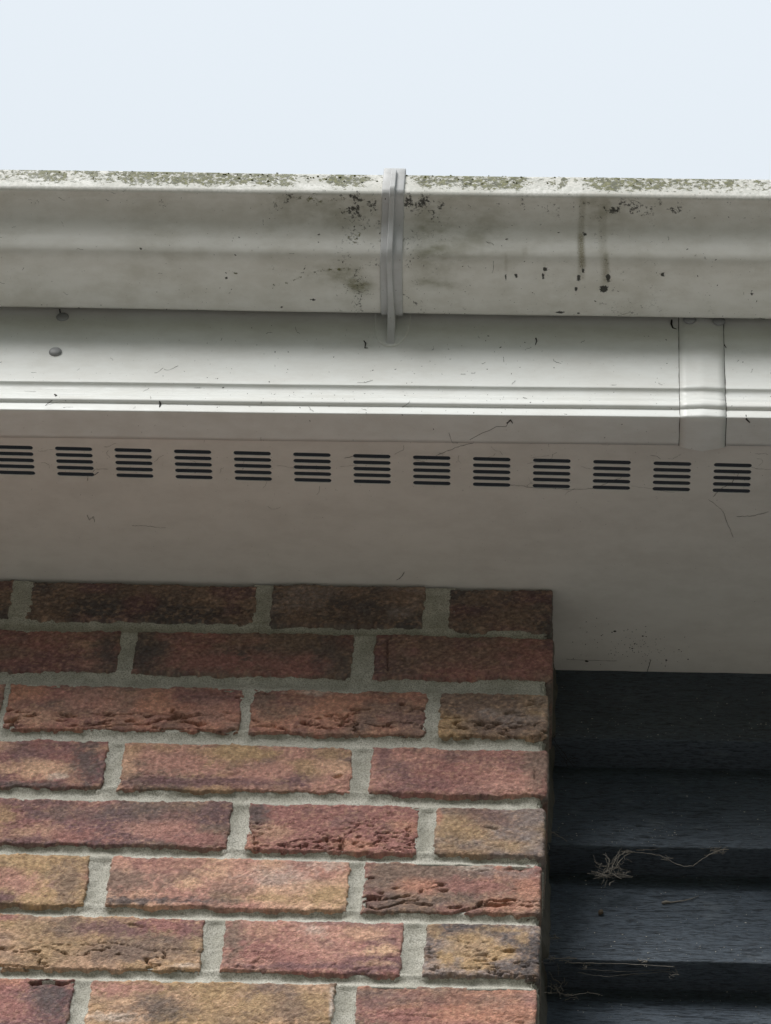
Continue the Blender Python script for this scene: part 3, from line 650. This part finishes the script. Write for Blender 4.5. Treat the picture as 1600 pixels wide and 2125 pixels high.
    lim = ss(1.5, -1.5, d)*.55; col = col+(np.array([.30,.29,.25])-col)*(lim*ss(.4,.6,fbm(S/6,T/5,seed+59)))[:,None]   # mortar smears on the arrises
    smear_side = np.where(side, .75*ss(.3,.55,fbm(PY/25,Z/25,seed+61)), 0); col = col+(np.array([.24,.235,.21])-col)*smear_side[:,None]
    F = gridF(n, m)
    mesh_obj('brick', V, F, M['brick'], wall, attrs={'Col': ('c', np.clip(col, 0.004, 1))})
BR_GAIN = 1.85
sd_ = 1
for r, row in enumerate(ROWS):
    for i, (uL, uR, a, b, c, cre) in enumerate(row):
        sd_ += 7; brick_mesh(r, uL, uR, a, b, c, cre, sd_, i == len(row)-1)
# plain bricks beyond the frame: further along the courses and in the courses below
rowz = []
for r in range(8):
    q = [q for q in QUADS if q[0] == r]; rowz.append((min(x[1] for x in q), np.mean([x[3][:2,1].mean() for x in q]), np.mean([x[3][2:,1].mean() for x in q])))
def plain_brick(w_, h_, d_=100.):
    bm = bmesh.new(); bmesh.ops.create_cube(bm, size=1)
    for v in bm.verts: v.co = ((v.co.x)*w_/1000, (v.co.y+.5)*d_/1000, (v.co.z+.5)*h_/1000)
    bmesh.ops.bevel(bm, geom=bm.edges[:], offset=.003, segments=1, affect='EDGES')
    me = bpy.data.meshes.new('brick'); bm.to_mesh(me); bm.free()
    return me
protos = []
for i, nm in enumerate(('red','purple','brown','ochre','pink','dark')):
    for w_ in (213., 101., 157.):
        me = plain_brick(w_, 60.); a = me.color_attributes.new('Col', 'FLOAT_COLOR', 'POINT'); c = PAL[nm]*BR_GAIN
        a.data.foreach_set('color', np.tile(np.r_[c, 1.], len(me.vertices)).astype(np.float32)); me.materials.append(M['brick_plain']); protos.append((w_, me))
rp = random.Random(8); below = []
def put(x, z, w_):
    me = rp.choice([p for p in protos if p[0] == w_])[1]
    o = bpy.data.objects.new('brick', me); COL.objects.link(o); o.parent = wall
    o.location = Vector((x/1000, rp.uniform(-.8,.8)/1000, (z+H)/1000))-Vector(wall['_loc'])
for r in range(8):
    x, zb, zt = rowz[r]; x -= 12; zl = zb+(zt-zb-60)/2+(-.0*x)
    while x > -1500: put(x-106.5, zl, 213.); x -= 225.5
zc = rowz[7][1]-14; r = 8; low = MB(); pb = plain_brick(213., 60.); pbh = plain_brick(157., 60.); pbc = plain_brick(101., 60.)
while zc-60 > -H:
    seq = [101., 157.] if r % 2 == 0 else [157.]
    x = -1.
    while x > -1500:
        w_ = seq.pop(0) if seq else 213.
        if r < 13: put(x-w_/2, zc-60, w_)
        else:
            me = {213.: pb, 157.: pbh, 101.: pbc}[w_]
            low.add([(v.co.x*1000+x-w_/2, v.co.y*1000, v.co.z*1000+zc-60) for v in me.vertices], [tuple(p.vertices) for p in me.polygons])
        x -= w_+12.5
    zc -= 74.5; r += 1
cl = np.array([PAL[random.choice(('red','purple','brown','ochre','pink'))]*BR_GAIN for _ in range(len(low.V)//len(pb.vertices)+1)])
o = mesh_obj('lower_brickwork', low.V, low.F, M['brick_plain'], wall, smooth=False, attrs={'Col': ('c', np.repeat(cl, len(pb.vertices), 0)[:len(low.V)])}); o['kind'] = 'stuff'

# mortar: a struck, slightly hollow joint face, one relief sheet turning the corner
def mortar():
    st = 1.7; s = np.arange(-640, -3.9, st); plan = [(a, 0., 0., -1.) for a in s]
    for k in range(1, 6): a = k/5*math.pi/2; plan.append((-4+4*math.sin(a), 4-4*math.cos(a), math.sin(a), -math.cos(a)))
    for d_ in np.r_[np.arange(5.5, 40, 1.7), np.arange(40, 178, 8.)]: plan.append((0., d_, 1., 0.))
    plan = np.array(plan); z = np.arange(-600, -2.6, st); n, m = len(plan), len(z)
    PX, PY, NX, NY = (np.repeat(plan[:,i], m) for i in range(4)); Z = np.tile(z, n)
    rec = np.full(len(Z), 11.0); sd = NX > .5
    lines = []
    for r in range(8):
        q = [q[3] for q in QUADS if q[0] == r and q[2] > -640]
        q.sort(key=lambda c: c[0,0]); xb_ = np.concatenate([(c[0,0], c[1,0]) for c in q]); 
        zb = np.interp(PX, xb_, np.concatenate([(c[0,1], c[1,1]) for c in q])); zt = np.interp(PX, xb_, np.concatenate([(c[3,1], c[2,1]) for c in q]))
        lines.append((zb, zt, q))
    wb = (fbm((PX+PY)/35, Z/35, 71)-.5)
    for r in range(8):
        zb, zt, q = lines[r]
        # bed joint under this course
        ztn = lines[r+1][1] if r < 7 else zb-16
        t = (Z-ztn)/(zb-ztn); inb = (t > -.25) & (t < 1.25); tc = np.clip(t, 0, 1)
        und = np.zeros_like(PX)
        for a, b in zip(q[:-1], q[1:]): und = np.maximum(und, ss(a[1,0]-5, a[1,0]+2, PX)*ss(b[0,0]+5, b[0,0]-2, PX))
        rr_ = 1.0+1.9*tc*(1-.5*und)+3.6*np.sin(np.pi*tc**1.15)**.8*(1-.45*und)+1.8*wb
        rec = np.where(inb, rr_, rec)
        # cross joints
        for a, b in zip(q[:-1], q[1:]):
            xa, xb2 = a[1,0], b[0,0]; t = (PX-xa)/(xb2-xa); i_ = (t > -.25) & (t < 1.25) & (Z > zb-2) & (Z < zt+2) & (PY < 1)
            rr_ = 1.6+2.0*np.sin(np.pi*np.clip(t,0,1))+1.6*wb; rr_ = rr_+.6*ss(9,0,Z-zb); rr_ = rr_-(rr_-1.6)*ss(10,0,zt-Z); rec = np.where(i_, np.minimum(rec, rr_), rec)
    rec = np.where(sd & (PY > 4), np.clip(rec, 1.0, 6)-.8, rec)
    rec = rec+(fbm((PX+PY)/9, Z/7, 73)-.5)*1.5+(fbm((PX+PY)/2.6, Z/2.6, 75, 2)-.5)*.7
    cor = np.exp(-((PX+PY*0)/5.0)**2)*(PY < 8)*2.0*fbm(PX*0+1, Z/12, 77)*2; rec = rec+cor
    V = np.c_[PX-NX*rec, PY-NY*rec, Z]
    mesh_obj('mortar', V, gridF(n, m), M['mortar'], wall)
mortar()
V, F = box(-1600, -640.5, 4.5, 140, -600, -1.5); mesh_obj('mortar', V, F, M['mortar'], wall, smooth=False)
V, F = box(-1600, -3, 4.5, 140, -H, -600.5); mesh_obj('mortar', V, F, M['mortar'], wall, smooth=False)
V, F = box(-640, -14, 14, 140, -600, -1.5); mesh_obj('mortar', V, F, M['mortar'], wall, smooth=False)

# ------------------------------------------------------------------ black weatherboards
clad = thing('timber_cladding', 'black stained timber weatherboards beside the brick corner', 'cladding', (800, 100, -H))
YB = 107.0; OV = 30.0; BZ = [-129., -271., -414.5]
while BZ[-1]-143.5 > -H+20: BZ.append(BZ[-1]-143.5)
def board(zb, zt, dense, seed):
    hgt = zt-zb; X0, X1 = .8, 1590.
    if dense: xs = np.r_[np.arange(X0, 250, 2.0), np.arange(250, X1, 40.)]
    else: xs = np.r_[np.arange(X0, 250, 25.), np.arange(250, X1, 80.)]
    prof = [(YB+2, zt)]
    k = 40 if dense else 5
    prof = [(YB+(7 if seed > 100 else 0)*(1-max(t,0))**2-OV*(max(t,0)**1.12), zt-hgt*t) for t in np.linspace(-.06, .985, k)]
    prof += [(YB-OV-.2, zb+.9), (YB-OV+.9, zb), (YB-OV+8, zb-.1), (YB-OV+18, zb), (YB+1, zb+.3), (YB+14, zb+.6)]
    P = np.array(prof); n, m = len(xs), len(P); X = np.repeat(xs, m); Y = np.tile(P[:,0], n); Z = np.tile(P[:,1], n)
    r = (fbm(X/90, Z/12, seed)-.5)*1.1+(fbm(X/22, Z/2.6, seed+3, 3)-.5)*.9*(1 if dense else 0)
    edge = np.tile((np.arange(m) >= k-2).astype(float), n)
    Y = Y-r*(1-edge*.5); Z = Z+edge*((fbm(X/120, X*0, seed+5)-.5)*3.0+(fbm(X/9, X*0, seed+6)-.5)*.9)
    V = np.c_[X, Y, Z]
    return mesh_obj('board', V, gridF(n, m), M['board'], clad)
top = 0.0
zt = 13.
for i, zb in enumerate(BZ):
    ztop = -0.4+0*zt if i == 0 else BZ[i-1]+2.0
    board(zb, ztop+ (0.2 if i == 0 else 0), i < 5, 100+i*9)
# dust and lint caught on the boards
rr = random.Random(33); mb = MB()
def bface(u, v):
    """point on the weatherboard faces seen at a pixel"""
    for i, zb in enumerate(BZ[:5]):
        zt_ = 0. if i == 0 else BZ[i-1]+2
        lo_, hi_ = 0., 1.
        for t in np.linspace(0, .98, 50):
            y = YB+(7 if i else 0)*(1-t)**2-OV*t**1.12; z = zt_-(zt_-zb)*t; p = hit(u, v, 1, y)
            if p[2] >= z-1.6 and p[2] <= z+1.6: return np.array([p[0], y-.6, p[2]])
    return None
nb_ = np.array([0, -.979, .204])
cnt = 0
while cnt < 480:
    u = rr.uniform(1150, 1600); v = rr.uniform(1420, 2125); 
    if rr.random() > .35 and not any(abs(v-b-(u-1400)*.035) < 28 for b in (1525,1738,1985)): continue
    p = bface(u, v); cnt += 1
    if p is None: continue
    s_ = rr.choice((.18,.2,.24,.28,.32,.4,.6)); mb.fleck(p, nb_, tx, s_*rr.uniform(.8,1.8), s_, .25, 6, rr)
o = mb.obj('dust_specks', M['dust'], clad); o['kind'] = 'stuff'
# mortar run along the board ends
zs = np.arange(-600, -6, 4.); V = []
for z_ in zs:
    i = sum(1 for b in BZ if z_ < b); zt_ = 0. if i == 0 else BZ[i-1]; tt = (zt_-z_)/143.; yb = YB-OV*min(1, tt)
    a = 3.5+2.0*vn(z_/40, 1.)+1.6*vn(z_/13, 4.)-1.5*(tt < .22); yy = yb-2.5-4*vn(z_/50, 7.)
    V += [(-2.0, yy-16-8*vn(z_/22, 9.), z_), (1.8+.8*vn(z_/15,2.), yy-8, z_), (a*.6, yy-3.5, z_), (a, yy+1.0, z_), (a+.6, yy+14, z_)]
m = NM('soiled_mortar'); M['soiled'] = m.done(m.mix(m.noise(90,4), (.06,.058,.052), (.17,.16,.14)), .95, .2)
mesh_obj('mortar_fillet', V, gridF(len(zs), 5), M['soiled'], wall)

# ------------------------------------------------------------------ cobwebs and bits hanging on the boards
def web_thing(name, label, cat, strands, mat='web', group='cobwebs on the cladding', y=None):
    """strands: list of (pixels, radius, y at start, y at end)"""
    mb = MB()
    for pix, r, y0, y1 in strands:
        P = np.array(pix, float); pts = []; N = max(4, 5*(len(P)-1)+1); tt = np.linspace(0, len(P)-1, N)
        for t in tt:
            i = min(int(t), len(P)-2); f = t-i; q = P[i]+(P[i+1]-P[i])*f
            pts.append(hit(q[0]+rr.uniform(-.8,.8), q[1]+rr.uniform(-.8,.8), 1, y0+(y1-y0)*t/(len(P)-1)))
        mb.tube(pts, [r*rr.uniform(.55,1.35) for _ in pts], 4)
    o = mb.obj(name, M[mat], None); tag(o, label, cat, group); return o
YN = YB-OV            # board nose
def tuft(cx_, cy_, n, su, sv, r, y0, y1):
    out = []
    for i in range(n):
        u, v = cx_+rr.gauss(0, su*.4), cy_+rr.gauss(0, sv*.4); a = rr.uniform(0, 6.28); P = [(u, v)]
        for q in range(3): a += rr.uniform(-1,1); P.append((P[-1][0]+rr.uniform(.15,.4)*su*math.cos(a), P[-1][1]+rr.uniform(.15,.4)*sv*math.sin(a)))
        out.append((P, r*rr.uniform(.5,1.3), rr.uniform(y0,y1), rr.uniform(y0,y1)))
    return out
S = [([(1258,1812),(1262,1798),(1265,1785),(1256,1775),(1251,1772)], .35, YN+3, YN+6), ([(1268,1810),(1272,1795),(1278,1782),(1290,1772),(1308,1766)], .45, YN+3, YN+4),
     ([(1278,1800),(1285,1788),(1298,1775),(1312,1768)], .4, YN+2, YN+4), ([(1262,1800),(1246,1796),(1238,1792),(1234,1788)], .35, YN+3, YN+6), ([(1265,1795),(1262,1780),(1256,1770)], .3, YN+4, YN+6),
     ([(1272,1790),(1280,1775),(1286,1768),(1300,1764)], .3, YN+3, YN+5)]
S += tuft(1267, 1812, 34, 36, 14, .36, YN+1, YN+6)+tuft(1272, 1790, 26, 32, 36, .2, YN+1, YN+7)+tuft(1305, 1768, 8, 20, 8, .3, YN+1, YN+4)
web_thing('cobweb', 'tangled grey cobweb clump hanging below the second weatherboard', 'cobweb', S)
S = [([(1310,1768),(1340,1770),(1368,1775),(1384,1782),(1400,1792),(1420,1798),(1438,1797),(1455,1784),(1470,1775),(1490,1766),(1512,1762)], .32, YN+3, YN), ([(1320,1763),(1350,1764),(1380,1758)], .18, YN+3, YN+1)]
S += tuft(1384, 1781, 6, 14, 6, .25, YN+2, YN+4)+tuft(1490, 1766, 14, 32, 9, .28, YN-1, YN+3)
web_thing('cobweb', 'long sagging cobweb strand looped below the second weatherboard', 'cobweb', S)
S = [([(1140,1724),(1150,1728),(1165,1738),(1176,1745)], .4, YN-2, YN-1), ([(1138,1750),(1140,1762),(1136,1772)], .3, YN, YN+4)]+tuft(1143, 1728, 8, 16, 10, .3, YN-3, YN)
web_thing('cobweb', 'small cobweb tuft at the brick corner, second board end', 'cobweb', S)
S = [([(1147,1530),(1155,1545),(1170,1562),(1180,1578),(1192,1592)], .3, YN-2, YB-8), ([(1150,1545),(1165,1570),(1178,1580)], .2, YN, YB-8)]+tuft(1183, 1574, 10, 16, 14, .2, YB-16, YB-6)+tuft(1149, 1530, 6, 8, 12, .2, YN-3, YN)
web_thing('cobweb', 'faint slanting cobweb in the gap under the topmost weatherboard', 'cobweb', S, 'webdark')
S = [([(1180,1998),(1230,1999),(1290,2000),(1338,2003),(1400,2006)], .3, YN, YN), ([(1200,2018),(1235,2024),(1265,2027),(1300,2022),(1340,2020),(1385,2016),(1402,2020)], .17, YN+8, YN+10), ([(1190,1990),(1150,1988),(1140,1985)], .3, YN, YN-2), ([(1200,2010),(1250,2014),(1300,2016),(1390,2012)], .13, YN+5, YN+8)]
S += tuft(1217, 2004, 5, 10, 10, .3, YN+3, YN+5)+tuft(1338, 1997, 6, 14, 6, .4, YN-1, YN+1)+tuft(1155, 1990, 12, 34, 8, .25, YN-2, YN+1)+tuft(1395, 2018, 6, 18, 10, .2, YN+6, YN+9)
web_thing('cobweb', 'thin cobweb threads strung under the third weatherboard', 'cobweb', S)
S = [([(1138,2062),(1160,2060),(1185,2066),(1205,2062),(1220,2060),(1246,2064)], .36, YB-14, YB-8), ([(1158,2025),(1160,2012),(1157,2000)], .2, YB-10, YN+4)]
S += tuft(1150, 2046, 12, 18, 20, .35, YB-16, YB-6)+tuft(1166, 2048, 6, 8, 16, .25, YB-16, YB-8)+tuft(1186, 2069, 9, 18, 8, .28, YB-10, YB-6)
web_thing('cobweb', 'pale ragged cobweb in the lowest gap beside the brick', 'cobweb', S)
S = tuft(1152, 1948, 14, 20, 16, .28, YN+6, YN+9); web_thing('cobweb', 'little lint tuft on the left end of the third weatherboard', 'cobweb', S)
# cocoon, twig of lint
p = bface(1247, 1897); mb = MB(); 
mb.tube([p+np.array(q) for q in ((-2.2,-1,-2.4),(-1,-1.8,-1.6),(0,-2.2,0),(.6,-1.8,1.8),(.9,-1,3.0))], [.5,1.9,2.5,1.6,.4], 9)
m = NM('cocoon_brown'); mc = m.done(m.mix(m.noise(900,3), (.07,.05,.035), (.16,.12,.085)), .8)
o = mb.obj('cocoon', mc); tag(o, 'small brown insect cocoon stuck on the third weatherboard', 'cocoon')
mb = MB(); pts = [bface(u, v) for u, v in ((1374,1876),(1382,1874),(1392,1875),(1405,1873),(1420,1871),(1435,1867),(1450,1861))]; pts = [q+np.array([0,-.8,0]) for q in pts if q is not None]
mb.tube(pts, [1.3,1.5,.7,.6,.5,.35,.2][:len(pts)], 5)
o = mb.obj('lint_strand', M['web']); tag(o, 'dusty thread with thick head lying on the third weatherboard', 'lint')

for o in bpy.data.objects:
    if '_loc' in o: del o['_loc']
